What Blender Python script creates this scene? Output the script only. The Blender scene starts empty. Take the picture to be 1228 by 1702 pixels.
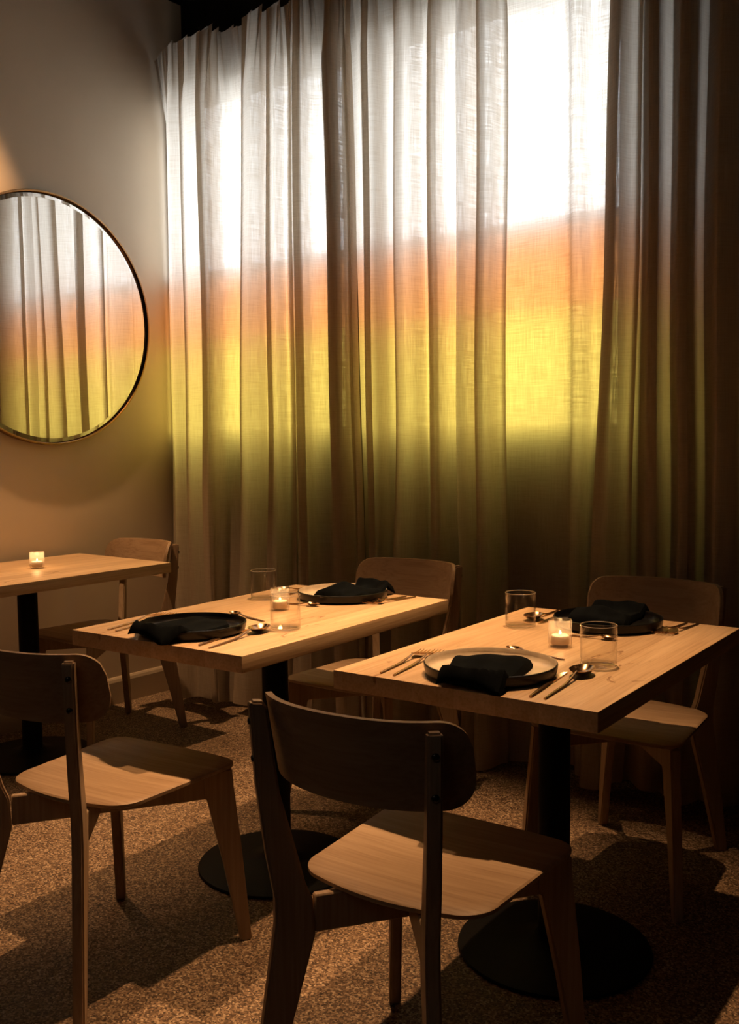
import bpy, bmesh, math, random
from mathutils import Vector, Matrix

random.seed(7)
SC = bpy.context.scene
COL = SC.collection

# ------------------------------------------------------------------ camera
F_PX = 1649.7
cam_d = bpy.data.cameras.new('camera')
cam_d.sensor_fit = 'VERTICAL'
cam_d.sensor_height = 36.0
cam_d.sensor_width = 36.0 * 1228 / 1702
cam_d.lens = 36.0 * F_PX / 1702
cam_d.clip_start = 0.02
cam = bpy.data.objects.new('camera', cam_d)
COL.objects.link(cam)
cx = Vector((0.79049184, 0.61237836, -0.01074242))
cy = Vector((-0.03775398, 0.066226, 0.99709014))
cz = Vector((0.61130785, -0.78778605, 0.07547084))
M = Matrix((cx, cy, cz)).transposed().to_4x4()
M.translation = Vector((0, 0, 1.2595))
cam.matrix_world = M
SC.camera = cam

# ------------------------------------------------------------------ daylight
SKY = 8.9
world = bpy.data.worlds.new('daylight')
SC.world = world
world.use_nodes = True
nt = world.node_tree
nt.nodes.clear()
wo = nt.nodes.new('ShaderNodeOutputWorld')
bg = nt.nodes.new('ShaderNodeBackground')
tc = nt.nodes.new('ShaderNodeTexCoord')
sx = nt.nodes.new('ShaderNodeSeparateXYZ')
rp = nt.nodes.new('ShaderNodeValToRGB')
mr = nt.nodes.new('ShaderNodeMapRange')
mr.inputs['From Min'].default_value = -1
nt.links.new(tc.outputs['Generated'], sx.inputs[0])
nt.links.new(sx.outputs['Z'], mr.inputs['Value'])
nt.links.new(mr.outputs[0], rp.inputs[0])
e = rp.color_ramp.elements
e[0].position = 0.0; e[0].color = (0.20, 0.20, 0.20, 1)       # street level
e[1].position = 1.0; e[1].color = (0.80, 0.90, 1.0, 1)        # overcast sky
m1 = e.new(0.47); m1.color = (0.24, 0.24, 0.235, 1)
m2 = e.new(0.53); m2.color = (0.90, 0.94, 1.0, 1)
nt.links.new(rp.outputs[0], bg.inputs['Color'])
bg.inputs['Strength'].default_value = SKY
nt.links.new(bg.outputs[0], wo.inputs[0])

# ------------------------------------------------------------------ lamps of the room
def spot(name, loc, target, power, size_deg, blend, color=(1.0, 0.54, 0.24), radius=0.025):
    l = bpy.data.lights.new(name, 'SPOT')
    l.energy = power
    l.color = color
    l.spot_size = math.radians(size_deg)
    l.spot_blend = blend
    l.shadow_soft_size = radius
    o = bpy.data.objects.new(name, l)
    COL.objects.link(o)
    o.location = loc
    o.rotation_euler = (Vector(target) - Vector(loc)).to_track_quat('-Z', 'Y').to_euler()
    return o
spot('ceiling_spotlight', (-1.93, 2.42, 3.45), (-1.98, 1.93, 0.0), 370, 42, 0.75)
spot('ceiling_spotlight', (-1.22, 2.42, 3.45), (-1.32, 1.90, 0.0), 330, 41, 0.8)
spot('ceiling_spotlight', (-3.55, 2.00, 3.45), (-3.72, 2.02, 0.0), 300, 58, 0.5)
def area(name, loc, target, power, size, color):
    l = bpy.data.lights.new(name, 'AREA')
    l.energy = power
    l.color = color
    l.size = size
    o = bpy.data.objects.new(name, l)
    COL.objects.link(o)
    o.location = loc
    o.rotation_euler = (Vector(target) - Vector(loc)).to_track_quat('-Z', 'Y').to_euler()
    return o
# added fill light, in place of the dim warm room behind the camera
area('room_fill_light', (-0.9, -1.3, 3.3), (-1.9, 1.8, 0.8), 3.0, 1.4, (1.0, 0.80, 0.62))

GY = 3.35          # plane of the window glass
WIN = [(-3.80, -2.714), (-2.565, -1.467)]
WZ0, WZ1 = 1.286, 2.89
for (a, b) in WIN:                                # sampling portals for the daylight
    l = bpy.data.lights.new('window_portal', 'AREA')
    l.shape = 'RECTANGLE'; l.size = b - a; l.size_y = WZ1 - WZ0
    l.cycles.is_portal = True
    o = bpy.data.objects.new('window_portal', l)
    COL.objects.link(o)
    o.location = ((a + b) / 2, GY + 0.05, (WZ0 + WZ1) / 2)
    o.rotation_euler = (math.radians(-90), 0, 0)

vs = SC.view_settings
vs.view_transform = 'Standard'
vs.look = 'None'
vs.exposure = 0.0
vs.gamma = 1.0
vs.use_curve_mapping = False
SC.cycles.use_denoising = True
SC.cycles.max_bounces = 10
SC.cycles.diffuse_bounces = 5
SC.cycles.transparent_max_bounces = 24
SC.cycles.caustics_reflective = False
SC.cycles.caustics_refractive = False
SC.cycles.sample_clamp_indirect = 3.0

# ------------------------------------------------------------------ materials
def new_mat(name):
    m = bpy.data.materials.new(name)
    m.use_nodes = True
    n = m.node_tree
    n.nodes.clear()
    out = n.nodes.new('ShaderNodeOutputMaterial')
    return m, n, out
def N(n, t, **kw):
    x = n.nodes.new(t)
    for k, v in kw.items():
        if k in x.inputs: x.inputs[k].default_value = v
        else: setattr(x, k, v)
    return x
def ramp(n, stops):
    r = n.nodes.new('ShaderNodeValToRGB')
    e = r.color_ramp.elements
    e[0].position, e[0].color = stops[0][0], (*stops[0][1], 1)
    e[1].position, e[1].color = stops[-1][0], (*stops[-1][1], 1)
    for p, c in stops[1:-1]:
        k = e.new(p); k.color = (*c, 1)
    return r
def principled(name, color, rough=0.5, metal=0.0, spec=0.5, noise=None, bump=None, coat=0.0):
    """plain surface with a little procedural variation in colour and relief"""
    m, n, out = new_mat(name)
    b = N(n, 'ShaderNodeBsdfPrincipled')
    b.inputs['Roughness'].default_value = rough
    b.inputs['Metallic'].default_value = metal
    b.inputs['Specular IOR Level'].default_value = spec
    b.inputs['Coat Weight'].default_value = coat
    tcn = N(n, 'ShaderNodeTexCoord')
    sc, amt = noise or (40, 0.06)
    nz = N(n, 'ShaderNodeTexNoise', Scale=sc, Detail=4.0)
    n.links.new(tcn.outputs['Object'], nz.inputs['Vector'])
    lo = tuple(max(0, c * (1 - amt)) for c in color); hi = tuple(min(1, c * (1 + amt)) for c in color)
    r = ramp(n, [(0.3, lo), (0.7, hi)])
    n.links.new(nz.outputs['Fac'], r.inputs[0])
    n.links.new(r.outputs[0], b.inputs['Base Color'])
    if bump:
        bz = N(n, 'ShaderNodeTexNoise', Scale=bump[0], Detail=3.0)
        n.links.new(tcn.outputs['Object'], bz.inputs['Vector'])
        bp = N(n, 'ShaderNodeBump', Strength=bump[1], Distance=bump[2])
        n.links.new(bz.outputs['Fac'], bp.inputs['Height'])
        n.links.new(bp.outputs[0], b.inputs['Normal'])
    n.links.new(b.outputs[0], out.inputs[0])
    return m

def wood(name, light, dark, axis='Y', rough=0.5, knots=0.0, staves=None):
    """long-grained timber; grain runs along the object's own axis"""
    m, n, out = new_mat(name)
    tcn = N(n, 'ShaderNodeTexCoord')
    mp = N(n, 'ShaderNodeMapping')
    s = {'X': (1.6, 22, 22), 'Y': (22, 1.6, 22), 'Z': (22, 22, 1.6)}[axis]
    mp.inputs['Scale'].default_value = s
    n.links.new(tcn.outputs['Object'], mp.inputs['Vector'])
    grain = N(n, 'ShaderNodeTexNoise', Scale=1.6, Detail=7.0, Roughness=0.62, Distortion=0.6)
    n.links.new(mp.outputs[0], grain.inputs['Vector'])
    r = ramp(n, [(0.30, dark), (0.52, tuple((a + b) / 2 for a, b in zip(light, dark))), (0.72, light)])
    n.links.new(grain.outputs['Fac'], r.inputs[0])
    col = r.outputs[0]
    mp2 = N(n, 'ShaderNodeMapping')
    s2 = {'X': (4, 160, 160), 'Y': (160, 4, 160), 'Z': (160, 160, 4)}[axis]
    mp2.inputs['Scale'].default_value = s2
    n.links.new(tcn.outputs['Object'], mp2.inputs['Vector'])
    pores = N(n, 'ShaderNodeTexNoise', Scale=1.0, Detail=3.0)
    n.links.new(mp2.outputs[0], pores.inputs['Vector'])
    pr = ramp(n, [(0.35, (0.80, 0.76, 0.72)), (0.55, (1, 1, 1))])
    n.links.new(pores.outputs['Fac'], pr.inputs[0])
    mx = N(n, 'ShaderNodeMix', data_type='RGBA', blend_type='MULTIPLY')
    mx.inputs['Factor'].default_value = 0.7
    n.links.new(col, mx.inputs['A']); n.links.new(pr.outputs[0], mx.inputs['B'])
    col = mx.outputs['Result']
    if staves:
        # each glued stave keeps a tone of its own
        sp = N(n, 'ShaderNodeSeparateXYZ')
        n.links.new(tcn.outputs['Object'], sp.inputs[0])
        dv = N(n, 'ShaderNodeMath', operation='DIVIDE'); dv.inputs[1].default_value = staves
        n.links.new(sp.outputs['X' if axis == 'Y' else 'Y'], dv.inputs[0])
        fl = N(n, 'ShaderNodeMath', operation='FLOOR'); n.links.new(dv.outputs[0], fl.inputs[0])
        wn = N(n, 'ShaderNodeTexWhiteNoise', noise_dimensions='1D'); n.links.new(fl.outputs[0], wn.inputs['W'])
        wr = ramp(n, [(0.0, (0.80, 0.76, 0.72)), (0.5, (0.93, 0.92, 0.90)), (1.0, (1, 1, 1))])
        n.links.new(wn.outputs['Value'], wr.inputs[0])
        m3 = N(n, 'ShaderNodeMix', data_type='RGBA', blend_type='MULTIPLY'); m3.inputs['Factor'].default_value = 1
        n.links.new(col, m3.inputs['A']); n.links.new(wr.outputs[0], m3.inputs['B'])
        col = m3.outputs['Result']
    if knots:
        # dark mineral streaks and checks in the timber
        mk = N(n, 'ShaderNodeMapping'); mk.inputs['Scale'].default_value = (9, 3.2, 14)
        n.links.new(tcn.outputs['Object'], mk.inputs['Vector'])
        kz = N(n, 'ShaderNodeTexNoise', Scale=1.3, Detail=8.0, Roughness=0.7, Distortion=1.2)
        n.links.new(mk.outputs[0], kz.inputs['Vector'])
        kr = ramp(n, [(0.625, (1, 1, 1)), (0.67, (0.42, 0.30, 0.22))])
        n.links.new(kz.outputs['Fac'], kr.inputs[0])
        m4 = N(n, 'ShaderNodeMix', data_type='RGBA', blend_type='MULTIPLY'); m4.inputs['Factor'].default_value = knots
        n.links.new(col, m4.inputs['A']); n.links.new(kr.outputs[0], m4.inputs['B'])
        col = m4.outputs['Result']
    b = N(n, 'ShaderNodeBsdfPrincipled', Roughness=rough)
    b.inputs['Specular IOR Level'].default_value = 0.35
    n.links.new(col, b.inputs['Base Color'])
    bp = N(n, 'ShaderNodeBump', Strength=0.15, Distance=0.002)
    n.links.new(pores.outputs['Fac'], bp.inputs['Height'])
    n.links.new(bp.outputs[0], b.inputs['Normal'])
    n.links.new(b.outputs[0], out.inputs[0])
    return m

TABLE_WOOD = wood('maple_tabletop', (0.80, 0.60, 0.38), (0.62, 0.42, 0.24), 'Y', 0.45, knots=0.85, staves=0.094)
CHAIR_WOOD = wood('ash_plywood', (0.50, 0.37, 0.245), (0.37, 0.255, 0.16), 'X', 0.5, staves=0.12)
LEG_WOOD = wood('ash_solid', (0.44, 0.325, 0.215), (0.34, 0.235, 0.15), 'Z', 0.5)
BLACK_METAL = principled('black_powder_coat', (0.004, 0.004, 0.0045), 0.5, 0.0, 0.1, (90, 0.2), (260, 0.2, 0.001))
BOLT = principled('dark_bolt_steel', (0.08, 0.075, 0.07), 0.3, 1.0)
BRASS = principled('brass_mirror_frame', (0.36, 0.21, 0.10), 0.28, 1.0, 0.5, (20, 0.12))
CUTLERY = principled('champagne_bronze', (0.66, 0.45, 0.28), 0.2, 1.0, 0.5, (60, 0.08))
HANDLE = principled('bronze_handle', (0.46, 0.29, 0.17), 0.26, 1.0, 0.5, (60, 0.1))
NAPKIN = principled('black_linen', (0.004, 0.0055, 0.007), 0.95, 0, 0.04, (30, 0.3), (700, 0.5, 0.0006))
PLATE_DARK = principled('black_stoneware', (0.006, 0.006, 0.007), 0.30, 0, 0.25, (40, 0.3), (60, 0.1, 0.001))
PLATE_IN = principled('pale_glaze', (0.74, 0.64, 0.50), 0.22, 0, 0.5, (28, 0.14), (50, 0.08, 0.001))
WAX = principled('candle_wax', (0.85, 0.74, 0.58), 0.5, 0, 0.4, (60, 0.05))
WICK = principled('candle_wick', (0.02, 0.015, 0.01), 0.9)
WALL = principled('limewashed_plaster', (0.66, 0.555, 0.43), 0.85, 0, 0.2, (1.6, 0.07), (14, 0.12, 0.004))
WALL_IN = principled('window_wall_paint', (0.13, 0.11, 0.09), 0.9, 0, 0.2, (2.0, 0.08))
DARKWALL = principled('room_wall_paint', (0.07, 0.055, 0.042), 0.9, 0, 0.2, (2.0, 0.08))
CEIL = principled('black_ceiling_paint', (0.012, 0.011, 0.010), 0.9, 0, 0.2, (8, 0.3))
BASEB = principled('baseboard_paint', (0.46, 0.38, 0.28), 0.6, 0, 0.4, (6, 0.06))
SOFFIT = principled('soffit_paint', (0.45, 0.40, 0.36), 0.8, 0, 0.3, (6, 0.06))
FRAME = principled('window_frame_paint', (0.10, 0.09, 0.08), 0.5, 0, 0.4, (12, 0.1))

# terrazzo with fine brown and cream chips
def floor_mat():
    m, n, out = new_mat('aggregate_floor')
    tcn = N(n, 'ShaderNodeTexCoord')
    v = N(n, 'ShaderNodeTexVoronoi', Scale=230.0)
    v.inputs['Randomness'].default_value = 1.0
    n.links.new(tcn.outputs['Object'], v.inputs['Vector'])
    sp = N(n, 'ShaderNodeSeparateColor')
    n.links.new(v.outputs['Color'], sp.inputs[0])
    r = ramp(n, [(0.0, (0.035, 0.022, 0.014)), (0.30, (0.12, 0.075, 0.045)), (0.55, (0.24, 0.16, 0.10)),
                 (0.80, (0.36, 0.26, 0.17)), (1.0, (0.62, 0.50, 0.36))])
    n.links.new(sp.outputs[0], r.inputs[0])
    nz = N(n, 'ShaderNodeTexNoise', Scale=2.2, Detail=6.0, Roughness=0.6)
    n.links.new(tcn.outputs['Object'], nz.inputs['Vector'])
    r2 = ramp(n, [(0.30, (0.60, 0.55, 0.49)), (0.65, (0.96, 0.95, 0.94))])
    n.links.new(nz.outputs['Fac'], r2.inputs[0])
    mx = N(n, 'ShaderNodeMix', data_type='RGBA', blend_type='MULTIPLY'); mx.inputs['Factor'].default_value = 1
    n.links.new(r.outputs[0], mx.inputs['A']); n.links.new(r2.outputs[0], mx.inputs['B'])
    # a few stray dark spots
    v2 = N(n, 'ShaderNodeTexVoronoi', Scale=9.0)
    n.links.new(tcn.outputs['Object'], v2.inputs['Vector'])
    r3 = ramp(n, [(0.05, (0.2, 0.15, 0.1)), (0.075, (1, 1, 1))])
    n.links.new(v2.outputs['Distance'], r3.inputs[0])
    m2 = N(n, 'ShaderNodeMix', data_type='RGBA', blend_type='MULTIPLY'); m2.inputs['Factor'].default_value = 0.8
    n.links.new(mx.outputs['Result'], m2.inputs['A']); n.links.new(r3.outputs[0], m2.inputs['B'])
    b = N(n, 'ShaderNodeBsdfPrincipled')
    b.inputs['Specular IOR Level'].default_value = 0.35
    n.links.new(m2.outputs['Result'], b.inputs['Base Color'])
    rr = N(n, 'ShaderNodeMapRange'); rr.inputs['To Min'].default_value = 0.42; rr.inputs['To Max'].default_value = 0.7
    n.links.new(nz.outputs['Fac'], rr.inputs['Value']); n.links.new(rr.outputs[0], b.inputs['Roughness'])
    bp = N(n, 'ShaderNodeBump', Strength=0.25, Distance=0.001)
    n.links.new(v.outputs['Distance'], bp.inputs['Height']); n.links.new(bp.outputs[0], b.inputs['Normal'])
    n.links.new(b.outputs[0], out.inputs[0])
    return m
FLOOR = floor_mat()

# thin clear or film-tinted glass: what passes straight through plus a mirror-like share
def thin_glass(name, tint, ior=1.2, frost=0.0):
    m, n, out = new_mat(name)
    t = N(n, 'ShaderNodeBsdfTransparent'); t.inputs[0].default_value = (*tint, 1)
    g = N(n, 'ShaderNodeBsdfGlossy', Roughness=0.05)
    lf = N(n, 'ShaderNodeLayerWeight', Blend=0.5)
    lp = N(n, 'ShaderNodeMath', operation='POWER'); lp.inputs[1].default_value = 3.0
    n.links.new(lf.outputs['Facing'], lp.inputs[0])
    lw = N(n, 'ShaderNodeMath', operation='MULTIPLY_ADD'); lw.inputs[1].default_value = ior; lw.inputs[2].default_value = 0.012
    n.links.new(lp.outputs[0], lw.inputs[0])
    nz = N(n, 'ShaderNodeTexNoise', Scale=30.0)
    bp = N(n, 'ShaderNodeBump', Strength=0.02, Distance=0.001)
    n.links.new(nz.outputs['Fac'], bp.inputs['Height']); n.links.new(bp.outputs[0], g.inputs['Normal'])
    mx = N(n, 'ShaderNodeMixShader')
    n.links.new(lw.outputs[0], mx.inputs[0])
    n.links.new(t.outputs[0], mx.inputs[1]); n.links.new(g.outputs[0], mx.inputs[2])
    res = mx.outputs[0]
    if frost:
        tl = N(n, 'ShaderNodeBsdfTranslucent'); tl.inputs[0].default_value = (0.95, 0.92, 0.88, 1)
        m2 = N(n, 'ShaderNodeMixShader'); m2.inputs[0].default_value = frost
        n.links.new(res, m2.inputs[1]); n.links.new(tl.outputs[0], m2.inputs[2])
        res = m2.outputs[0]
    n.links.new(res, out.inputs[0])
    return m
PANE_CLEAR = thin_glass('clear_pane', (1.0, 1.0, 1.0), 0.3)
PANE_ORANGE = thin_glass('orange_film_pane', (0.80, 0.30, 0.085), 0.3)
PANE_YELLOW = thin_glass('yellow_film_pane', (0.70, 0.52, 0.10), 0.3)
TUMBLER = thin_glass('tumbler_glass', (0.985, 0.98, 0.97), 0.75)
GLASS_RIM = thin_glass('brightened_glass_edge', (0.95, 0.94, 0.92), 0.8, 0.30)  # milky share here and in the base stands in for glass highlights
GLASS_BASE = thin_glass('thick_glass_base', (0.95, 0.94, 0.92), 0.8, 0.06)
VOTIVE = thin_glass('fluted_votive_glass', (0.96, 0.94, 0.92), 0.45, 0.10)

def mirror_mat():
    m, n, out = new_mat('silvered_mirror')
    g = N(n, 'ShaderNodeBsdfGlossy', Roughness=0.0)
    nz = N(n, 'ShaderNodeTexNoise', Scale=3.0)
    r = ramp(n, [(0.3, (0.86, 0.86, 0.86)), (0.7, (0.90, 0.90, 0.90))])
    n.links.new(nz.outputs['Fac'], r.inputs[0]); n.links.new(r.outputs[0], g.inputs[0])
    n.links.new(g.outputs[0], out.inputs[0])
    return m
MIRROR = mirror_mat()

def curtain_mat():
    m, n, out = new_mat('sheer_linen')
    uv = N(n, 'ShaderNodeUVMap')
    def threads(sx_, sy_):
        mp = N(n, 'ShaderNodeMapping'); mp.inputs['Scale'].default_value = (sx_, sy_, 1)
        n.links.new(uv.outputs[0], mp.inputs['Vector'])
        z = N(n, 'ShaderNodeTexNoise', Scale=1.0, Detail=3.0, Roughness=0.6)
        n.links.new(mp.outputs[0], z.inputs['Vector'])
        return z
    warp = threads(260, 9)        # vertical slubs
    weft = threads(10, 260)       # horizontal slubs
    ad = N(n, 'ShaderNodeMath', operation='ADD')
    n.links.new(warp.outputs['Fac'], ad.inputs[0]); n.links.new(weft.outputs['Fac'], ad.inputs[1])
    # transmission varies with the thickness of the threads
    tr = ramp(n, [(0.36, (0.60, 0.53, 0.44)), (0.5, (0.70, 0.645, 0.56)), (0.64, (0.80, 0.76, 0.68))])
    hf = N(n, 'ShaderNodeMath', operation='MULTIPLY'); hf.inputs[1].default_value = 0.5
    n.links.new(ad.outputs[0], hf.inputs[0]); n.links.new(hf.outputs[0], tr.inputs[0])
    tl = N(n, 'ShaderNodeBsdfTranslucent'); n.links.new(tr.outputs[0], tl.inputs[0])
    df = N(n, 'ShaderNodeBsdfDiffuse')
    dc = ramp(n, [(0.4, (0.52, 0.42, 0.32)), (0.6, (0.62, 0.51, 0.40))])
    n.links.new(hf.outputs[0], dc.inputs[0]); n.links.new(dc.outputs[0], df.inputs[0])
    bp = N(n, 'ShaderNodeBump', Strength=0.25, Distance=0.0008)
    n.links.new(ad.outputs[0], bp.inputs['Height'])
    n.links.new(bp.outputs[0], df.inputs['Normal'])
    mx = N(n, 'ShaderNodeMixShader'); mx.inputs[0].default_value = 0.60
    n.links.new(df.outputs[0], mx.inputs[1]); n.links.new(tl.outputs[0], mx.inputs[2])
    # open pinholes of the weave
    tp = N(n, 'ShaderNodeBsdfTransparent')
    hr = N(n, 'ShaderNodeMapRange')
    hr.inputs['From Min'].default_value = 0.46; hr.inputs['From Max'].default_value = 0.66
    hr.inputs['To Min'].default_value = 0.0; hr.inputs['To Max'].default_value = 0.06
    n.links.new(hf.outputs[0], hr.inputs['Value'])
    m2 = N(n, 'ShaderNodeMixShader')
    n.links.new(hr.outputs[0], m2.inputs[0])
    n.links.new(mx.outputs[0], m2.inputs[1]); n.links.new(tp.outputs[0], m2.inputs[2])
    n.links.new(m2.outputs[0], out.inputs[0])
    return m
CURTAIN = curtain_mat()

def flame_mat():
    m, n, out = new_mat('candle_flame')
    em = N(n, 'ShaderNodeEmission', Strength=9.0); em.inputs[0].default_value = (1.0, 0.62, 0.24, 1)
    n.links.new(em.outputs[0], out.inputs[0])
    return m
FLAME = flame_mat()

# ------------------------------------------------------------------ helpers
def obj(name, bm, m, parent=None, loc=None, smooth=True, mats=None):
    bmesh.ops.recalc_face_normals(bm, faces=bm.faces)
    me = bpy.data.meshes.new(name)
    bm.to_mesh(me); bm.free()
    for x in (mats or [m]): me.materials.append(x)
    if smooth:
        for p in me.polygons: p.use_smooth = True
        try: me.set_sharp_from_angle(angle=math.radians(38))
        except Exception: pass
    o = bpy.data.objects.new(name, me)
    COL.objects.link(o)
    if parent: o.parent = parent
    if loc: o.location = loc
    return o
def thing(name, label, cat, loc, rotz=0, group=None):
    o = bpy.data.objects.new(name, None)
    o.empty_display_size = 0.1
    COL.objects.link(o)
    o.location = loc; o.rotation_euler = (0, 0, rotz)
    o['label'] = label; o['category'] = cat
    if group: o['group'] = group
    return o
def dup(root, loc, rotz, label, group=None):
    r = root.copy(); COL.objects.link(r); r.location = loc; r.rotation_euler = (0, 0, rotz)
    r['label'] = label
    if group: r['group'] = group
    for ch in list(root.children):
        c = ch.copy(); COL.objects.link(c); c.parent = r
        for g in list(ch.children):
            d = g.copy(); COL.objects.link(d); d.parent = c
    return r
def box(bm, x0, x1, y0, y1, z0, z1):
    v = [bm.verts.new(p) for p in ((x0, y0, z0), (x1, y0, z0), (x1, y1, z0), (x0, y1, z0),
                                   (x0, y0, z1), (x1, y0, z1), (x1, y1, z1), (x0, y1, z1))]
    for f in ((0, 3, 2, 1), (4, 5, 6, 7), (0, 1, 5, 4), (1, 2, 6, 5), (2, 3, 7, 6), (3, 0, 4, 7)):
        bm.faces.new([v[i] for i in f])
    return v
def bevel(bm, w, seg=2):
    bmesh.ops.bevel(bm, geom=list(bm.edges), offset=w, segments=seg, profile=0.6, affect='EDGES', clamp_overlap=True)
def lathe(bm, prof, n=48, rfun=None, closed=False):
    rings = []
    for (r, z) in prof:
        if r < 1e-6:
            rings.append([bm.verts.new((0, 0, z))])
        else:
            ring = []
            for i in range(n):
                a = 2 * math.pi * i / n
                rr = r + (rfun(a, r, z) if rfun else 0)
                ring.append(bm.verts.new((rr * math.cos(a), rr * math.sin(a), z)))
            rings.append(ring)
    for A, B in zip(rings, rings[1:] + ([rings[0]] if closed else [])):
        if len(A) == 1 and len(B) == 1: continue
        for i in range(n):
            j = (i + 1) % n
            if len(A) == 1: bm.faces.new((A[0], B[i], B[j]))
            elif len(B) == 1: bm.faces.new((A[i], B[0], A[j]))
            else: bm.faces.new((A[i], B[i], B[j], A[j]))
def sweep(bm, path, secs, cap=True):
    """path: list of centres; secs: list of closed cross-section point lists (world coords)"""
    rings = [[bm.verts.new(p) for p in s] for s in secs]
    k = len(rings[0])
    for A, B in zip(rings, rings[1:]):
        for i in range(k):
            j = (i + 1) % k
            bm.faces.new((A[i], A[j], B[j], B[i]))
    if cap:
        bm.faces.new(rings[0]); bm.faces.new(list(reversed(rings[-1])))

# ------------------------------------------------------------------ room shell
XL, XR, YB, YF, ZC = -3.832, 1.9, -2.3, GY, 3.62
def struct(name, bm, m, parent=None):
    o = obj(name, bm, m, parent, smooth=False)
    if parent is None: o['kind'] = 'structure'
    return o
bm = bmesh.new(); box(bm, XL - .1, XR + .1, YB - .1, YF + .3, -.1, 0); struct('floor', bm, FLOOR)
bm = bmesh.new(); box(bm, XL - .1, XR + .1, YB - .1, YF + .3, ZC, ZC + .1); struct('ceiling', bm, CEIL)
bm = bmesh.new(); box(bm, XL - .1, XL, YB - .1, 3.46, 0, 3.395); struct('wall_left', bm, WALL)
bm = bmesh.new(); box(bm, XL - .2, XL - .1, YB - .1, YF + .3, 0, ZC); struct('wall_left_outer', bm, CEIL)
bm = bmesh.new(); box(bm, XR, XR + .1, YB - .1, YF + .3, 0, ZC); struct('wall_right', bm, DARKWALL)
bm = bmesh.new(); box(bm, XL, XR, YB - .1, YB, 0, ZC); struct('wall_back', bm, DARKWALL)
bm = bmesh.new()
T = 0.16
box(bm, XL, XR, YF, YF + T, 0, WZ0)
box(bm, XL, XR, YF, YF + T, WZ1, 3.10)
box(bm, XL, WIN[0][0], YF, YF + T, WZ0, WZ1)
box(bm, WIN[0][1], WIN[1][0], YF, YF + T, WZ0, WZ1)
box(bm, WIN[1][1], XR, YF, YF + T, WZ0, WZ1)
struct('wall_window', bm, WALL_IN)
RZ0, RZ1, YZ = 2.028, 2.058, 1.734
for i, (a, b) in enumerate(WIN):
    w = bpy.data.objects.new('window_%d' % (i + 1), None)
    COL.objects.link(w); w.location = ((a + b) / 2, YF, WZ0); w['kind'] = 'structure'
    ox, oy, oz = w.location
    def wb(name, m, *c):
        q = bmesh.new(); box(q, c[0] - ox, c[1] - ox, c[2] - oy, c[3] - oy, c[4] - oz, c[5] - oz)
        return obj(name, q, m, w, smooth=False)
    q = bmesh.new()
    f = 0.012
    for c in ((a, a + f, WZ0, WZ1), (b - f, b, WZ0, WZ1), (a + f, b - f, WZ0, WZ0 + f), (a + f, b - f, WZ1 - f, WZ1), (a + f, b - f, RZ0, RZ1)):
        box(q, c[0] - ox, c[1] - ox, 0.004, 0.030, c[2] - oz, c[3] - oz)
    obj('window_frame', q, FRAME, w, smooth=False)
    o = wb('pane', PANE_YELLOW, a + f, b - f, YF + .016, YF + .020, WZ0 + f, YZ); o['label'] = 'yellow tinted pane'
    o = wb('pane', PANE_ORANGE, a + f, b - f, YF + .016, YF + .020, YZ, RZ0); o['label'] = 'orange tinted pane'
    o = wb('pane', PANE_CLEAR, a + f, b - f, YF + .016, YF + .020, RZ1, WZ1 - f); o['label'] = 'clear pane'
# panes are single sheets of glass: keep only the room-side face of each slab
for o in [x for x in COL.objects if x.name.startswith('pane')]:
    q = bmesh.new(); q.from_mesh(o.data)
    kill = [fc for fc in q.faces if fc.normal.y > -0.5]
    bmesh.ops.delete(q, geom=kill, context='FACES'); q.to_mesh(o.data); q.free()

bm = bmesh.new()
prof = [(0, 0), (0.016, 0), (0.016, 0.105), (0.012, 0.118), (0.006, 0.126), (0, 0.128)]
v0 = [bm.verts.new((XL + x, YB, z)) for x, z in prof]; v1 = [bm.verts.new((XL + x, YF, z)) for x, z in prof]
for i in range(len(prof)):
    j = (i + 1) % len(prof); bm.faces.new((v0[i], v0[j], v1[j], v1[i]))
bm.faces.new(v0); bm.faces.new(list(reversed(v1)))
struct('baseboard_left', bm, BASEB)
# the dark void above the curtain heading
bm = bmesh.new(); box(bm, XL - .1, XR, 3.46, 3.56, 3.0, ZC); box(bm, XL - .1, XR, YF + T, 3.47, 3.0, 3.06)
struct('wall_void', bm, CEIL)

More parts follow.
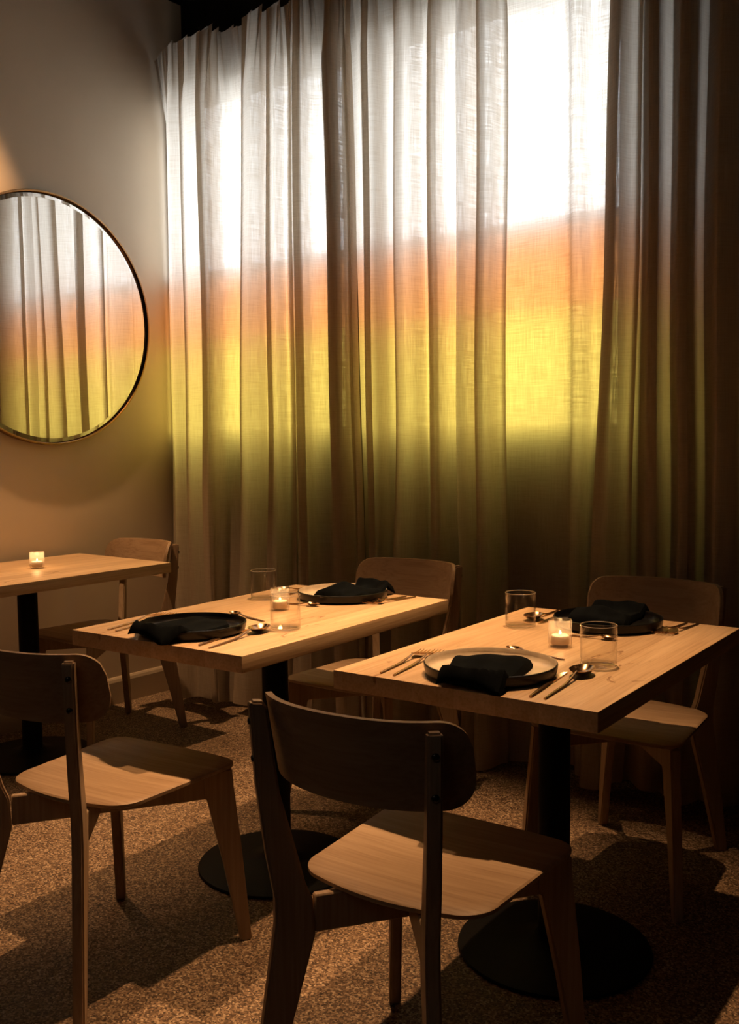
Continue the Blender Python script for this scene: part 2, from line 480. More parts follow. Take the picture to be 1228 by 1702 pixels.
# ------------------------------------------------------------------ curtains
def catmull(pts, per=7):
    out = []
    n = len(pts)
    for i in range(n - 1):
        p0 = pts[max(i - 1, 0)]; p1 = pts[i]; p2 = pts[i + 1]; p3 = pts[min(i + 2, n - 1)]
        for k in range(per):
            t = k / per
            q = []
            for a, b, c, d in zip(p0, p1, p2, p3):
                # centripetal-ish, softened tangents keep folds tight
                m1_ = 0.42 * (c - a); m2_ = 0.42 * (d - b)
                h00 = 2*t**3 - 3*t**2 + 1; h10 = t**3 - 2*t**2 + t; h01 = -2*t**3 + 3*t**2; h11 = t**3 - t**2
                q.append(h00*b + h10*m1_ + h01*c + h11*m2_)
            out.append(tuple(q))
    out.append(tuple(pts[-1]))
    return out
def curtain(name, label, pts, seed, top, hem):
    """pts: (x, y, lean) along the cloth seen from above, at about eye height"""
    rnd = random.Random(seed)
    P = catmull(pts)
    nz = 64
    zs = [hem + (top - hem) * (i / nz) for i in range(nz + 1)]
    zs = [hem - 0.0 + (z - hem) for z in zs]
    # arc length
    L = [0.0]
    for a, b in zip(P, P[1:]): L.append(L[-1] + math.hypot(b[0] - a[0], b[1] - a[1]))
    ph = [rnd.uniform(0, 6.28) for _ in range(6)]
    ym = 3.195
    bm = bmesh.new()
    uvl = bm.loops.layers.uv.new('UVMap')
    grid = []
    for z in zs:
        row = []
        t = (z - hem) / (top - hem)
        # gathered tighter towards the heading, looser towards the hem
        k = 1.0
        if t > 0.90: k = 1.0 - 0.45 * ((t - 0.90) / 0.10)
        if t < 0.40: k = 1.0 - 0.0 * (0.4 - t)
        for (x, y, ln), s in zip(P, L):
            xx = x + ln * (z - 1.75)
            wob = 0.010 * math.sin(2.1 * z + 3.1 * s + ph[0]) + 0.006 * math.sin(4.3 * z - 5.0 * s + ph[1])
            xx += wob * (1 - 0.75 * t) * 0.9
            yy = ym + (y - ym) * k
            yy += (0.020 * math.sin(9.0 * s + 1.7 * z + ph[2]) + 0.012 * math.sin(23 * s - 2.2 * z + ph[3])) * max(0, 0.42 - t) / 0.42
            if t > 0.90:                                   # pinch pleats of the heading
                h = (t - 0.90) / 0.10
                yy += 0.017 * h * math.sin(s * 2 * math.pi / 0.085 + ph[4])
                xx += 0.013 * h * math.sin(s * 4 * math.pi / 0.085 + ph[5])
            yy = min(yy, GY - 0.014)
            zz = z
            if t > 0.985:                                  # scalloped top edge, peaks at the pleats
                zz += 0.030 * (0.5 + 0.5 * math.sin(s * 2 * math.pi / 0.085 + ph[4])) ** 3 - 0.014
            if t < 0.03:
                zz += 0.012 + 0.018 * math.sin(2.3 * x + ph[0]) + 0.010 * math.sin(9 * s + ph[1])
            row.append(bm.verts.new((xx, yy, max(zz, 0.006))))
        grid.append(row)
    for i in range(nz):
        for j in range(len(P) - 1):
            f = bm.faces.new((grid[i][j], grid[i][j + 1], grid[i + 1][j + 1], grid[i + 1][j]))
            cs = ((L[j], zs[i]), (L[j + 1], zs[i]), (L[j + 1], zs[i + 1]), (L[j], zs[i + 1]))
            for lp, c in zip(f.loops, cs): lp[uvl].uv = c
    o = obj(name, bm, CURTAIN)
    for p in o.data.polygons: p.use_smooth = True
    o['label'] = label; o['category'] = 'curtain'
    o['group'] = 'linen curtains over the tinted windows'
    return o
LEFT = [(-3.805, 3.325, .0), (-3.74, 3.265, .0), (-3.672, 3.205, .0), (-3.645, 3.225, .0), (-3.62, 3.175, .0), (-3.585, 3.135, .0), (-3.53, 3.165, .0),
        (-3.47, 3.145, .0), (-3.39, 3.150, .0), (-3.335, 3.125, .01), (-3.345, 3.175, .01), (-3.335, 3.225, .01), (-3.29, 3.250, .01),
        (-3.24, 3.252, .02), (-3.19, 3.250, .03), (-3.165, 3.205, .04), (-3.135, 3.140, .04), (-3.075, 3.115, .04), (-3.045, 3.150, .03),
        (-3.035, 3.200, .02), (-2.985, 3.165, .01), (-2.94, 3.150, .01), (-2.925, 3.205, .01), (-2.885, 3.215, .01), (-2.845, 3.165, .0),
        (-2.795, 3.160, .0), (-2.79, 3.215, .0), (-2.755, 3.250, -.01), (-2.70, 3.255, -.01), (-2.655, 3.250, -.01), (-2.640, 3.200, -.01),
        (-2.615, 3.130, -.02), (-2.575, 3.125, -.02), (-2.565, 3.185, -.02), (-2.535, 3.205, -.02), (-2.515, 3.140, -.02)]
RIGHT = [(-2.575, 3.255, -.03), (-2.53, 3.240, -.02), (-2.47, 3.160, .0), (-2.430, 3.180, .0), (-2.405, 3.235, .0), (-2.350, 3.245, .01), (-2.325, 3.200, .01),
         (-2.290, 3.150, .0), (-2.245, 3.175, .0), (-2.215, 3.225, .0), (-2.165, 3.190, .0), (-2.125, 3.155, .0), (-2.105, 3.205, .0),
         (-2.065, 3.230, .0), (-2.035, 3.170, .0), (-2.005, 3.130, .0), (-1.985, 3.185, .0), (-1.975, 3.235, .0), (-1.945, 3.190, .0),
         (-1.915, 3.135, .0), (-1.890, 3.165, .0), (-1.885, 3.225, .0), (-1.860, 3.252, .0), (-1.80, 3.256, .0), (-1.73, 3.252, .0),
         (-1.66, 3.256, .0), (-1.615, 3.245, -.01), (-1.585, 3.205, -.01), (-1.555, 3.210, -.01), (-1.530, 3.248, -.0), (-1.500, 3.255, .02),
         (-1.468, 3.252, .03), (-1.455, 3.205, .03), (-1.435, 3.140, .03), (-1.395, 3.125, .02), (-1.375, 3.180, .02), (-1.345, 3.225, .01),
         (-1.310, 3.190, .01), (-1.285, 3.140, .0), (-1.255, 3.165, .0), (-1.240, 3.225, .0), (-1.205, 3.190, .0), (-1.180, 3.130, .0),
         (-1.145, 3.160, .0), (-1.125, 3.225, .0), (-1.085, 3.180, .0), (-1.050, 3.125, .0)]
for i, (x, y, ln) in enumerate(RIGHT):          # the cloth sags back towards the glass here
    if y > 3.24 and -1.92 < x < -1.45:
        RIGHT[i] = (x * 1.004, y + 0.012, ln)
def zfold(pts, x0, w, dy):
    """turn the cloth back on itself so that three layers hang over each other"""
    for i in range(len(pts) - 1):
        if pts[i][0] <= x0 <= pts[i + 1][0]:
            a, b = pts[i], pts[i + 1]
            t = (x0 - a[0]) / max(1e-6, b[0] - a[0])
            y = a[1] + (b[1] - a[1]) * t; ln = a[2]
            s_ = 1 if b[1] >= a[1] else -1
            pts[i + 1:i + 1] = [(x0 + w, y - s_ * dy * .5, ln), (x0 + w * 1.1, y - s_ * dy * .2, ln), (x0 - w, y + s_ * dy * .2, ln), (x0 - w * 1.05, y + s_ * dy * .5, ln)]
            return
for x0, w, dy in ((-3.51, .010, .014), (-3.37, .016, .018), (-3.145, .014, .016), (-2.99, .012, .014), (-2.90, .012, .014), (-2.815, .014, .016), (-2.605, .014, .016), (-2.56, .012, .014)):
    zfold(LEFT, x0, w, dy)
for x0, w, dy in ((-2.455, .012, .014), (-2.31, .016, .016), (-2.145, .014, .014), (-1.93, .012, .014), (-1.875, .008, .012), (-1.45, .014, .016), (-1.36, .012, .014), (-1.27, .012, .014), (-1.165, .012, .014)):
    zfold(RIGHT, x0, w, dy)
x = -1.01; k = 0
while x < 0.55:
    RIGHT += [(x, (3.17, 3.225, 3.18, 3.13)[k % 4] + random.uniform(-.012, .012), 0.0)]
    x += random.uniform(0.026, 0.046); k += 1
curtain('curtain', 'pale linen curtain panel nearest the mirror wall, glowing white, orange and yellow', LEFT, 3, 3.075, 0.020)
curtain('curtain', 'wide pale linen curtain panel on the right, fading into dark folds', RIGHT, 5, 3.085, 0.016)

# ------------------------------------------------------------------ mirror
MY, MZ, MR = 2.631, 1.790, 0.551
mir = thing('wall_mirror', 'large round mirror in a thin brass frame on the left wall', 'mirror', (XL, MY, MZ))
def disc_x(bm, prof, n=160):
    """profile of (radius, distance from wall) turned about the wall normal"""
    lathe(bm, prof, n)
    bmesh.ops.transform(bm, matrix=Matrix.Rotation(math.radians(90), 4, 'Y'), verts=bm.verts)
bm = bmesh.new()
disc_x(bm, [(MR - .009, 0.001), (MR, 0.001), (MR, 0.030), (MR - .0015, 0.032), (MR - .0075, 0.032), (MR - .009, 0.030)], 160)
# close ring
obj('frame', bm, BRASS, mir)
bm = bmesh.new(); disc_x(bm, [(0, 0.0215), (MR - .030, 0.0215), (MR - .0092, 0.0190)], 160)
g = obj('mirror_glass', bm, MIRROR, mir, smooth=False); g['label'] = 'bevelled mirror glass'

# ------------------------------------------------------------------ tables
def tabletop(w, l, t):
    bm = bmesh.new()
    box(bm, -w/2, w/2, -l/2, l/2, -t, 0)
    bevel(bm, 0.003, 2)
    return bm
def make_table(label, loc, rot):
    t = thing('dining_table', label, 'table', (loc[0], loc[1], 0), rot, 'pedestal tables along the curtain')
    top = obj('tabletop', tabletop(0.6138, 0.9536, 0.042), TABLE_WOOD, t, (0, 0, 0.75))
    bm = bmesh.new()
    lathe(bm, [(0.0, 0.0), (0.232, 0.0), (0.236, 0.004), (0.234, 0.009), (0.20, 0.014), (0.10, 0.022), (0.052, 0.030), (0.046, 0.036), (0.0, 0.036)], 72)
    obj('base_plate', bm, BLACK_METAL, t)
    bm = bmesh.new()
    lathe(bm, [(0.0385, 0.034), (0.0385, 0.700)], 40)
    obj('column', bm, BLACK_METAL, t)
    bm = bmesh.new()
    for a in (0, 1):
        q = bmesh.new(); box(q, -0.19, 0.19, -0.022, 0.022, 0.696, 0.7075)
        if a: bmesh.ops.rotate(q, verts=q.verts, matrix=Matrix.Rotation(math.radians(90), 3, 'Z'))
        me = bpy.data.meshes.new('tmp'); q.to_mesh(me); q.free(); bm.from_mesh(me); bpy.data.meshes.remove(me)
    obj('support_plate', bm, BLACK_METAL, t, smooth=False)
    return t
TA = (-1.976, 2.0875, 0.050); TB = (-1.097, 2.1356, 0.042); TC_ = (-3.458, 2.2425, 0.0057)
make_table('light wood dining table in the middle, between the other two', TA[:2], TA[2])
make_table('light wood dining table at the right, nearest the viewer', TB[:2], TB[2])
make_table('light wood dining table under the round mirror, bare but for a candle', TC_[:2], TC_[2])

# ------------------------------------------------------------------ chairs
def chair_parts(t):
    SZ = 0.460
    # seat: rounded plywood sheet, dished slightly, back edge bowed
    def outline(ins=0.0):
        pts = []
        hw = 0.212 - ins
        yf = 0.200 - ins
        # front edge (slightly bowed), right side, rear bow, left side
        def arc(cx_, cy_, r, a0, a1, k=7):
            return [(cx_ + r * math.cos(math.radians(a0 + (a1 - a0) * i / k)), cy_ + r * math.sin(math.radians(a0 + (a1 - a0) * i / k))) for i in range(k + 1)]
        r = 0.045
        pts += arc(-hw + r, yf - r, r, 180, 90)
        pts += [(x_, yf + 0.006 * (1 - (x_ / hw) ** 2)) for x_ in (-.1, 0, .1)]
        pts += arc(hw - r, yf - r, r, 90, 0)
        rw = 0.196 - ins
        pts += arc(rw - 0.075, -0.115 + ins, 0.075, 5, -68, 8)
        for i in range(1, 10):
            x_ = (rw - 0.055) * (1 - 2 * i / 10)
            pts.append((x_, -0.208 + ins + 0.022 * (x_ / (rw - 0.055)) ** 2))
        pts += arc(-rw + 0.075, -0.115 + ins, 0.075, 248, 175, 8)
        return pts
    bm = bmesh.new()
    def dish(x_, y_): return -0.006 * max(0, 1 - (x_ / 0.2) ** 2) * max(0, 1 - (y_ / 0.19) ** 2)
    rings = []
    for ins, z in ((0.004, SZ - 0.013), (0.0, SZ - 0.010), (0.0, SZ - 0.003), (0.004, SZ)):
        rings.append([bm.verts.new((x_, y_, z)) for x_, y_ in outline(ins)])
    for ins in (0.03, 0.06, 0.09, 0.12, 0.15):
        o_ = outline(0.004)
        s = 1 - ins / 0.21
        rings.append([bm.verts.new((x_ * s, y_ * s, SZ + dish(x_ * s, y_ * s))) for x_, y_ in o_])
    k = len(rings[0])
    for A, B in zip(rings, rings[1:]):
        for i in range(k):
            j = (i + 1) % k; bm.faces.new((A[i], A[j], B[j], B[i]))
    bm.faces.new(rings[-1]); bm.faces.new(list(reversed(rings[0])))
    obj('seat', bm, CHAIR_WOOD, t)
    # curved backrest
    bm = bmesh.new()
    def back_pt(u, v, off):           # u along the width (-1..1), v height 0..1
        x_ = 0.207 * math.sin(u * 1.15) / math.sin(1.15)
        z = 0.660 + 0.155 * v
        y_ = -0.318 + 0.095 * (abs(u) ** 2.1) - (v - 0.5) * 0.035
        nx, ny = -0.16 * u * 4, 1.0
        # normal towards the sitter
        d = (0.095 * 2.1 * abs(u) ** 1.1 * (1 if u > 0 else -1)) / 0.23
        ln = math.hypot(d, 1)
        return Vector((x_ - d / ln * off, y_ + off / ln, z))
    nu, nv = 40, 12
    def edge(u):      # rounded corners: v range at u
        r = 0.26
        a = max(0, abs(u) - (1 - r)) / r
        c = 0.32 * (1 - math.sqrt(max(0, 1 - a * a)))
        return c
    front, backg = [], []
    for i in range(nu + 1):
        s = -1 + 2 * i / nu
        u = math.sin(s * math.pi / 2) * 0.35 + s * 0.65
        c = edge(u)
        # lower edge lifts a little towards the ends
        lo, hi = c + 0.04 * abs(u) ** 2, 1 - c
        front.append([bm.verts.new(back_pt(u, lo + (hi - lo) * j / nv, 0.0115)) for j in range(nv + 1)])
        backg.append([bm.verts.new(back_pt(u, lo + (hi - lo) * j / nv, 0.0)) for j in range(nv + 1)])
    for G in (front, backg):
        for i in range(nu):
            for j in range(nv):
                bm.faces.new((G[i][j], G[i + 1][j], G[i + 1][j + 1], G[i][j + 1]))
    for i in range(nu):
        for j in (0, nv): bm.faces.new((front[i][j], front[i + 1][j], backg[i + 1][j], backg[i][j]))
    for j in range(nv):
        for i in (0, nu): bm.faces.new((front[i][j], front[i][j + 1], backg[i][j + 1], backg[i][j]))
    ed = [e_ for e_ in bm.edges if len(e_.link_faces) == 2 and e_.calc_face_angle(0) > 1.0]
    bmesh.ops.bevel(bm, geom=ed, offset=0.003, segments=2, affect='EDGES', clamp_overlap=True)
    obj('backrest', bm, CHAIR_WOOD, t)
    # the two crossing leg frames: boards standing in diagonal planes
    Cx = Vector((0, -0.078, 0))
    TH = 0.0125
    def board(name, sx_, sy_, prof, th=TH, parent=t, bev=0.004):
        """prof: outline in (s, z), s = distance from the crossing point along the diagonal"""
        d = Vector((sx_ * 0.621, sy_ * 0.784, 0)); nrm = Vector((-d.y, d.x, 0))
        b_ = bmesh.new()
        A = [b_.verts.new(Cx + d * s + nrm * th + Vector((0, 0, z))) for s, z in prof]
        B = [b_.verts.new(Cx + d * s - nrm * th + Vector((0, 0, z))) for s, z in prof]
        b_.faces.new(A); b_.faces.new(list(reversed(B)))
        for i in range(len(prof)):
            j = (i + 1) % len(prof); b_.faces.new((A[i], B[i], B[j], A[j]))
        bmesh.ops.recalc_face_normals(b_, faces=b_.faces)
        ed_ = [e_ for e_ in b_.edges if e_.calc_face_angle(0) > 1.0]
        bmesh.ops.bevel(b_, geom=ed_, offset=bev, segments=2, affect='EDGES', clamp_overlap=True)
        return obj(name, b_, LEG_WOOD, parent)
    rear = [(0.318, 0.0), (0.286, 0.0), (0.232, 0.22), (0.200, 0.335), (0.190, 0.372), (0.194, 0.440), (0.206, 0.470), (0.216, 0.51), (0.250, 0.64), (0.271, 0.797),
            (0.277, 0.805), (0.297, 0.807), (0.301, 0.799), (0.292, 0.66), (0.276, 0.53), (0.262, 0.45), (0.262, 0.40), (0.272, 0.33), (0.300, 0.14)]
    frontp = [(0.366, 0.0), (0.338, 0.0), (0.300, 0.20), (0.262, 0.372), (0.250, 0.385), (0.250, 0.4455), (0.325, 0.4455), (0.328, 0.40), (0.345, 0.24)]
    for sx_ in (-1, 1):
        o = board('rear_leg', sx_, -1, rear)
        # two bolts through the post into the backrest
        d = Vector((sx_ * 0.621, -0.784, 0))
        for z, s in ((0.770, 0.3000), (0.704, 0.2955)):
            q = bmesh.new()
            bmesh.ops.create_uvsphere(q, u_segments=16, v_segments=8, radius=0.0068)
            p_ = Cx + d * (s - 0.0005) + Vector((0, 0, z))
            rotm = d.to_track_quat('Z', 'Y').to_matrix().to_4x4()
            bmesh.ops.transform(q, matrix=Matrix.Translation(p_) @ rotm @ Matrix.Diagonal((1, 1, 0.55, 1)), verts=q.verts)
            obj('bolt', q, BOLT, o)
        board('front_leg', sx_, 1, frontp)
    # diagonal rails under the seat (one passes just under the other at the crossing)
    for sx_ in (-1, 1):
        d = Vector((sx_ * 0.621, -0.784, 0))
        e_ = Vector((-sx_ * 0.621, 0.784, 0))
        # straight rail between the rear leg and the opposite front leg
        z0 = 0.375
        p0 = Cx + d * 0.19; p1 = Cx + e_ * 0.27
        nrm = Vector((-d.y, d.x, 0)).normalized() * 0.009
        q = bmesh.new()
        vv = []
        for P_ in (p0, p1):
            for sg, z in ((1, z0), (-1, z0), (-1, 0.4445), (1, 0.4445)):
                vv.append(q.verts.new(P_ + nrm * sg + Vector((0, 0, z))))
        for f_ in ((0, 1, 2, 3), (7, 6, 5, 4), (0, 4, 5, 1), (1, 5, 6, 2), (2, 6, 7, 3), (3, 7, 4, 0)): q.faces.new([vv[i] for i in f_])
        bmesh.ops.recalc_face_normals(q, faces=q.faces)
        bevel(q, 0.003, 1)
        obj('seat_rail', q, LEG_WOOD, t)
chair = thing('dining_chair', 'curved-back wooden chair at the bottom centre, seen from behind', 'chair', (-1.040, 1.530, 0), math.radians(4),
              'wooden chairs at the tables')
chair_parts(chair)
G = 'wooden chairs at the tables'
dup(chair, (-1.935, 1.492, 0), math.radians(6), 'curved-back wooden chair cut by the left picture edge, seat half in light', G)
dup(chair, (-2.040, 2.610, 0), math.radians(183), 'curved-back wooden chair behind the middle table, against the curtain', G)
dup(chair, (-1.130, 2.630, 0), math.radians(183), 'curved-back wooden chair behind the right-hand table, in the dark right corner', G)
dup(chair, (-3.465, 2.560, 0), math.radians(180), 'curved-back wooden chair at the far end of the table under the mirror', G)

# ------------------------------------------------------------------ tableware
ZT = 0.7502
def plate(label, x, y, light):
    t = thing('dinner_plate', label, 'plate', (x, y, ZT), 0, 'rimmed plates on the tables')
    bm = bmesh.new()
    R_ = 0.143
    lathe(bm, [(0, 0.0), (0.122, 0.0), (0.132, 0.0015), (0.139, 0.006), (R_ - .001, 0.016), (R_, 0.0255), (R_ - .001, 0.027), (R_ - .003, 0.0275)], 96)
    obj('plate_body', bm, PLATE_DARK, t)
    bm = bmesh.new()
    lathe(bm, [(0, 0.0055), (0.118, 0.0055), (0.128, 0.0065), (0.1345, 0.0105), (R_ - .005, 0.019), (R_ - .0045, 0.025), (R_ - .003, 0.0275)], 96)
    g = obj('glazed_inside', bm, PLATE_IN if light else PLATE_DARK, t)
    g['label'] = 'pale glossy inside' if light else 'black glossy inside'
    return t
PL = {'An': (-1.965, 1.762, 0), 'Bn': (-1.083, 1.812, 1), 'Af': (-1.985, 2.415, 1), 'Bf': (-1.105, 2.455, 0)}
plate('black-rimmed plate with pale inside, at the near end of the right-hand table', *PL['Bn'])
plate('all-black plate at the near end of the middle table', *PL['An'])
plate('black-rimmed plate with pale inside, at the far end of the middle table', *PL['Af'])
plate('all-black plate at the far end of the right-hand table', *PL['Bf'])

def napkin(label, x, y, rot, w, inner, outer, seed, puff=0.0):
    """folded cloth lying in the plate and over its rim; local -y runs towards the diner"""
    rnd = random.Random(seed)
    ph = [rnd.uniform(0, 6.28) for _ in range(8)]
    R_ = 0.143
    nu, nv = 26, 40
    def rest(px, py):
        r = math.hypot(px, py)
        if r < 0.118: return 0.0075
        if r < R_ + 0.006:
            k = (r - 0.118) / (R_ - 0.118 + 0.006); return 0.0075 + 0.0225 * min(1, k * 1.15) ** 1.3
        return max(0.002, 0.030 - (r - R_ - 0.006) * 0.9)
    bm = bmesh.new()
    top, bot = [], []
    for i in range(nv + 1):
        v = i / nv
        rt, rb = [], []
        for j in range(nu + 1):
            u = -1 + 2 * j / nu
            ww = w * (0.5 + 0.03 * math.sin(5 * v + ph[0])) * (1 - 0.10 * v)
            skew = 0.022 * math.sin(2.2 * v + ph[1])
            px = u * ww + skew
            end_in = inner + 0.020 * math.cos(1.2 * u + ph[2])
            py = end_in + (-outer - end_in) * v + 0.010 * math.sin(3 * u + ph[3]) * (1 - v)
            # round the corners of the folded packet
            cr = max(0, abs(u) - 0.86) / 0.14
            ev = max(0, 0.07 - min(v, 1 - v)) / 0.07
            px *= 1 - 0.05 * ev * cr
            z = rest(px, py)
            fold = 0.0018 * math.sin(7 * u + 3.0 * v + ph[4]) + 0.0012 * math.sin(11 * v - 4 * u + ph[5])
            th = 0.012 + fold + puff * math.exp(-((v - 0.28) / 0.22) ** 2) * (0.55 + 0.45 * math.cos(2.2 * (u - 0.1)))
            edge_ = min(1, (1 - abs(u)) / 0.10) ** 0.5 * min(1, min(v, 1 - v) / 0.04 + 0.15) ** 0.5 if abs(u) < 1 else 0
            rb.append(bm.verts.new((px, py, z)))
            rt.append(bm.verts.new((px, py, z + 0.003 + th * edge_)))
        top.append(rt); bot.append(rb)
    for Gd in (top, bot):
        for i in range(nv):
            for j in range(nu): bm.faces.new((Gd[i][j], Gd[i][j + 1], Gd[i + 1][j + 1], Gd[i + 1][j]))
    for i in range(nv):
        for j in (0, nu): bm.faces.new((top[i][j], top[i + 1][j], bot[i + 1][j], bot[i][j]))
    for j in range(nu):
        for i in (0, nv): bm.faces.new((top[i][j], top[i][j + 1], bot[i][j + 1], bot[i][j]))
    o = obj('napkin', bm, NAPKIN, None, (x, y, ZT))
    o.rotation_euler = (0, 0, rot)
    o['label'] = label; o['category'] = 'napkin'; o['group'] = 'black napkins on the plates'
    return o
napkin('folded black napkin lying on the pale plate nearest the viewer', PL['Bn'][0], PL['Bn'][1], math.radians(8), 0.165, 0.075, 0.165, 1, 0.012)
napkin('black napkin draped over the rim of the black plate on the middle table', PL['An'][0], PL['An'][1], math.radians(-6), 0.185, 0.065, 0.162, 2, 0.004)
napkin('black napkin heaped on the pale plate at the far end of the middle table', PL['Af'][0], PL['Af'][1], math.radians(178), 0.165, 0.065, 0.162, 3, 0.026)
napkin('black napkin heaped on the black plate at the far end of the right-hand table', PL['Bf'][0], PL['Bf'][1], math.radians(184), 0.165, 0.070, 0.162, 4, 0.030)

# cutlery: local +y is the head end, the handle end sits at the origin
def handle_bm(L, w0=0.0028, w1=0.0040, neck=0.0022, lift=0.010):
    bm = bmesh.new()
    secs = []
    k = 14
    for i in range(k + 1):
        t = i / k
        y = L * t
        w = (w0 + (w1 - w0) * math.sin(min(1, t * 1.5) * math.pi / 2)) if t < 0.66 else w1 + (neck - w1) * ((t - 0.66) / 0.34)
        h = w * 0.62
        z = h + 0.0004 + (lift * max(0, (t - 0.55) / 0.45) ** 1.6)
        secs.append([(w * math.cos(a), y, z + h * math.sin(a)) for a in [2 * math.pi * q / 10 for q in range(10)]])
    sweep(bm, None, secs)
    return bm
def cutlery(kind, label, x, y, rot, L=0.205, group=None):
    t = thing(kind, label, kind.split('_')[-1], (x, y, ZT), rot, group or (kind.replace('_', ' ') + 's laid at the plates'))
    if kind == 'dinner_fork':
        hl = L * 0.68
        obj('handle', handle_bm(hl), HANDLE, t)
        bm = bmesh.new()
        secs = []
        z1 = 0.0115
        for f_, w, z in ((0, .0021, z1), (.12, .004, .0108), (.25, .0115, .0090), (.42, .0135, .0062), (.55, .0135, .0048)):
            y_ = hl - 0.002 + (L - hl) * f_
            secs.append([(-w, y_, z), (0, y_, z - .0012), (w, y_, z), (w, y_, z + .0014), (0, y_, z + .0004), (-w, y_, z + .0014)])
        sweep(bm, None, secs)
        obj('fork_head', bm, CUTLERY, t)
        for q in range(4):
            bm = bmesh.new(); xx = -.0118 + q * .00787
            secs = []
            for f_, w, z in ((.54, .0015, .0050), (.75, .0014, .0042), (.93, .0011, .0058), (1.0, .0005, .0072)):
                y_ = hl - .002 + (L - hl) * f_
                secs.append([(xx - w, y_, z - .0003), (xx + w, y_, z - .0003), (xx + w, y_, z + .0013), (xx - w, y_, z + .0013)])
            sweep(bm, None, secs)
            obj('tine', bm, CUTLERY, t, smooth=False)
    elif kind.endswith('spoon'):
        k = 1.25 if kind.startswith('dinner') or kind.startswith('table') else 0.7
        bl = 0.062 * k
        hl = L - bl
        obj('handle', handle_bm(hl, lift=0.012 * k), HANDLE, t)
        bm = bmesh.new()
        rows = []
        nr, na = 8, 36
        cyv = hl + bl / 2 - 0.003
        a_, b_ = 0.0205 * k, bl / 2
        for side in (0, 1):
            R2 = []
            for i in range(nr + 1):
                r = i / nr
                ring = []
                for q in range(na):
                    an = 2 * math.pi * q / na
                    px, py = a_ * r * math.cos(an), b_ * r * math.sin(an)
                    px *= 1 - 0.12 * math.sin(an) * -1 if False else 1
                    z = 0.0012 + 0.0115 * k * (r ** 2.2) + (0.0010 if side == 0 else 0.0)
                    ring.append(bm.verts.new((px, cyv + py, z)))
                R2.append(ring)
            rows.append(R2)
        for R2 in rows:
            for A, B in zip(R2, R2[1:]):
                for q in range(na):
                    j = (q + 1) % na
                    bm.faces.new((A[q], A[j], B[j], B[q]))
        for q in range(na):
            j = (q + 1) % na
            bm.faces.new((rows[0][-1][q], rows[0][-1][j], rows[1][-1][j], rows[1][-1][q]))
        bmesh.ops.remove_doubles(bm, verts=bm.verts, dist=1e-5)
        obj('bowl', bm, CUTLERY, t)
    else:
        hl = L * 0.58
        obj('handle', handle_bm(hl, 0.0034, 0.0046, 0.0034, 0.0), HANDLE, t)
        bm = bmesh.new()
        secs = []
        for f_, w0, w1 in ((0, .0034, .0034), (.1, .005, .0045), (.5, .0085, .0045), (.85, .0085, .0045), (.96, .005, .0045), (1.0, .001, .004)):
            y_ = hl - .001 + (L - hl) * f_
            secs.append([(-w0, y_, .0016), (w1, y_, .0012), (w1, y_, .0034), (-w0, y_, .0022)])
        sweep(bm, None, secs)
        obj('blade', bm, CUTLERY, t, smooth=False)
    return t
r = math.radians
# near end of the right-hand table
cutlery('dinner_fork', 'outer fork of the pair left of the pale plate nearest the viewer', -1.276, 1.678, r(10), 0.235)
cutlery('dinner_fork', 'inner fork beside the rim of the pale plate nearest the viewer', -1.240, 1.676, r(11), 0.255)
cutlery('dinner_knife', 'knife lying between the pale plate nearest the viewer and the spoon', -0.920, 1.690, r(9), 0.225)
cutlery('dinner_spoon', 'large spoon by the front corner of the right-hand table', -0.890, 1.692, r(7), 0.262)
cutlery('dessert_spoon', 'small spoon laid crosswise behind the pale plate nearest the viewer', -1.012, 2.018, r(83), 0.165)
# near end of the middle table
cutlery('dinner_fork', 'outer fork of the pair left of the black plate on the middle table', -2.168, 1.645, r(14), 0.25)
cutlery('dinner_fork', 'inner fork beside the black plate on the middle table', -2.134, 1.645, r(14), 0.265)
cutlery('dinner_knife', 'knife right of the black plate on the middle table', -1.815, 1.648, r(12), 0.22)
cutlery('dinner_spoon', 'large spoon right of the black plate on the middle table, bowl by the tumbler', -1.770, 1.640, r(11), 0.262)
cutlery('dessert_spoon', 'small spoon laid crosswise behind the black plate on the middle table', -1.905, 1.972, r(80), 0.165)
# far end of the middle table
cutlery('dinner_fork', 'outer fork right of the far pale plate on the middle table', -1.800, 2.552, r(172), 0.20)
cutlery('dinner_fork', 'inner fork next to the far pale plate on the middle table', -1.830, 2.545, r(176), 0.20)
cutlery('dinner_spoon', 'large spoon left of the far pale plate on the middle table', -2.222, 2.545, r(184), 0.215)
cutlery('dinner_knife', 'knife left of the far pale plate on the middle table', -2.180, 2.545, r(182), 0.215)
cutlery('dessert_spoon', 'small spoon laid crosswise in front of the far pale plate', -2.085, 2.222, r(-80), 0.150)
# far end of the right-hand table
cutlery('dinner_fork', 'outer fork at the far right corner of the right-hand table', -0.915, 2.610, r(176), 0.20)
cutlery('dinner_fork', 'inner fork next to the far black plate on the right-hand table', -0.945, 2.606, r(178), 0.20)
cutlery('dinner_spoon', 'large spoon left of the far black plate on the right-hand table', -1.318, 2.590, r(184), 0.215)
cutlery('dinner_knife', 'knife left of the far black plate on the right-hand table', -1.280, 2.592, r(183), 0.215)
cutlery('dessert_spoon', 'small spoon laid crosswise in front of the far black plate', -1.150, 2.272, r(-84), 0.150)

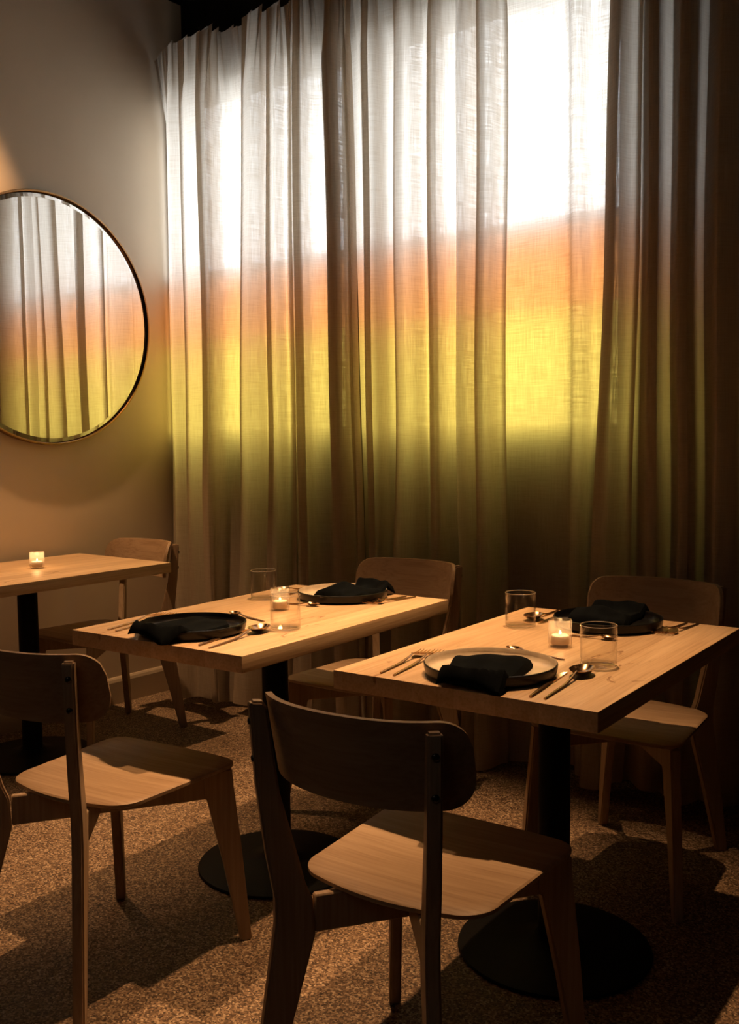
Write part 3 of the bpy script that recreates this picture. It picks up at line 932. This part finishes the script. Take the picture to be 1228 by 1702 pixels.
def tumbler(label, x, y):
    t = thing('glass_tumbler', label, 'glass', (x, y, ZT), 0, 'clear straight tumblers on the tables')
    bm = bmesh.new()
    R_, H = 0.0405, 0.092
    lathe(bm, [(R_, 0.007), (R_, H - .0012), (R_ - .0016, H - .0012), (R_ - .0016, 0.009)], 64)
    obj('glass_body', bm, TUMBLER, t)
    bm = bmesh.new()
    lathe(bm, [(R_ + .0002, H - .0014), (R_ + .0002, H - .0004), (R_ - .0008, H), (R_ - .0018, H - .0004), (R_ - .0018, H - .0014)], 64, closed=True)
    obj('rim', bm, GLASS_RIM, t)
    bm = bmesh.new()
    lathe(bm, [(0.0, 0.0), (R_ - .004, 0.0), (R_ - .001, 0.002), (R_, 0.0068), (R_ - .0018, 0.0090), (R_ - .004, 0.0064), (0, 0.0056)], 64)
    obj('base', bm, GLASS_BASE, t)
    return t
tumbler('clear tumbler near the front right corner of the right-hand table', -0.928, 1.985 + .03)
tumbler('clear tumbler towards the far left corner of the right-hand table', -1.292, 2.318)
tumbler('clear tumbler on the middle table between spoon and candle', -1.790, 1.935)
tumbler('clear tumbler at the left edge of the middle table, behind the candle', -2.185, 2.262)

def votive(label, x, y, fl):
    t = thing('votive_candle', label, 'candle', (x, y, ZT), 0, 'tealights in fluted glasses')
    bm = bmesh.new()
    R_, H = 0.0275, 0.066
    flute = lambda a, r_, z: (0.0007 * math.cos(a * 40) if r_ > R_ - .0015 and 0.006 < z < H - .002 else 0)
    lathe(bm, [(0.0, 0.0), (R_ - .003, 0.0), (R_, 0.004), (R_, 0.008), (R_, 0.034), (R_, H - .003), (R_ - .0008, H), (R_ - .003, H - .001),
               (R_ - .0035, 0.008), (R_ - .006, 0.006), (0, 0.006)], 160, flute)
    obj('fluted_glass', bm, VOTIVE, t)
    bm = bmesh.new()
    lathe(bm, [(0, 0.0065), (0.0205, 0.0065), (0.0215, 0.008), (0.0215, 0.026), (0.020, 0.0275), (0.010, 0.0262), (0, 0.0260)], 40)
    w = obj('tealight', bm, WAX, t)
    bm = bmesh.new(); lathe(bm, [(0, 0.0255), (0.0007, 0.0255), (0.0007, 0.032), (0, 0.032)], 8); obj('wick', bm, WICK, w)
    bm = bmesh.new()
    lathe(bm, [(0, 0.0290), (0.0020, 0.0300), (0.0034, 0.0320), (0.0030, 0.0345), (0.0015, 0.0375), (0, 0.0400)], 20)
    obj('flame', bm, FLAME, w)
    l = bpy.data.lights.new('candle_glow', 'POINT'); l.energy = fl; l.color = (1.0, 0.55, 0.22); l.shadow_soft_size = 0.006
    lo = bpy.data.objects.new('candle_glow', l); COL.objects.link(lo); lo.parent = t; lo.location = (0, 0, 0.054)
    return t
votive('lit tealight in fluted glass in the middle of the right-hand table', -1.090, 2.150, 0.12)
votive('lit tealight seen through the tumbler on the middle table', -2.000, 2.140, 0.10)
votive('lit tealight alone on the table under the mirror', -3.470, 2.300, 0.25)
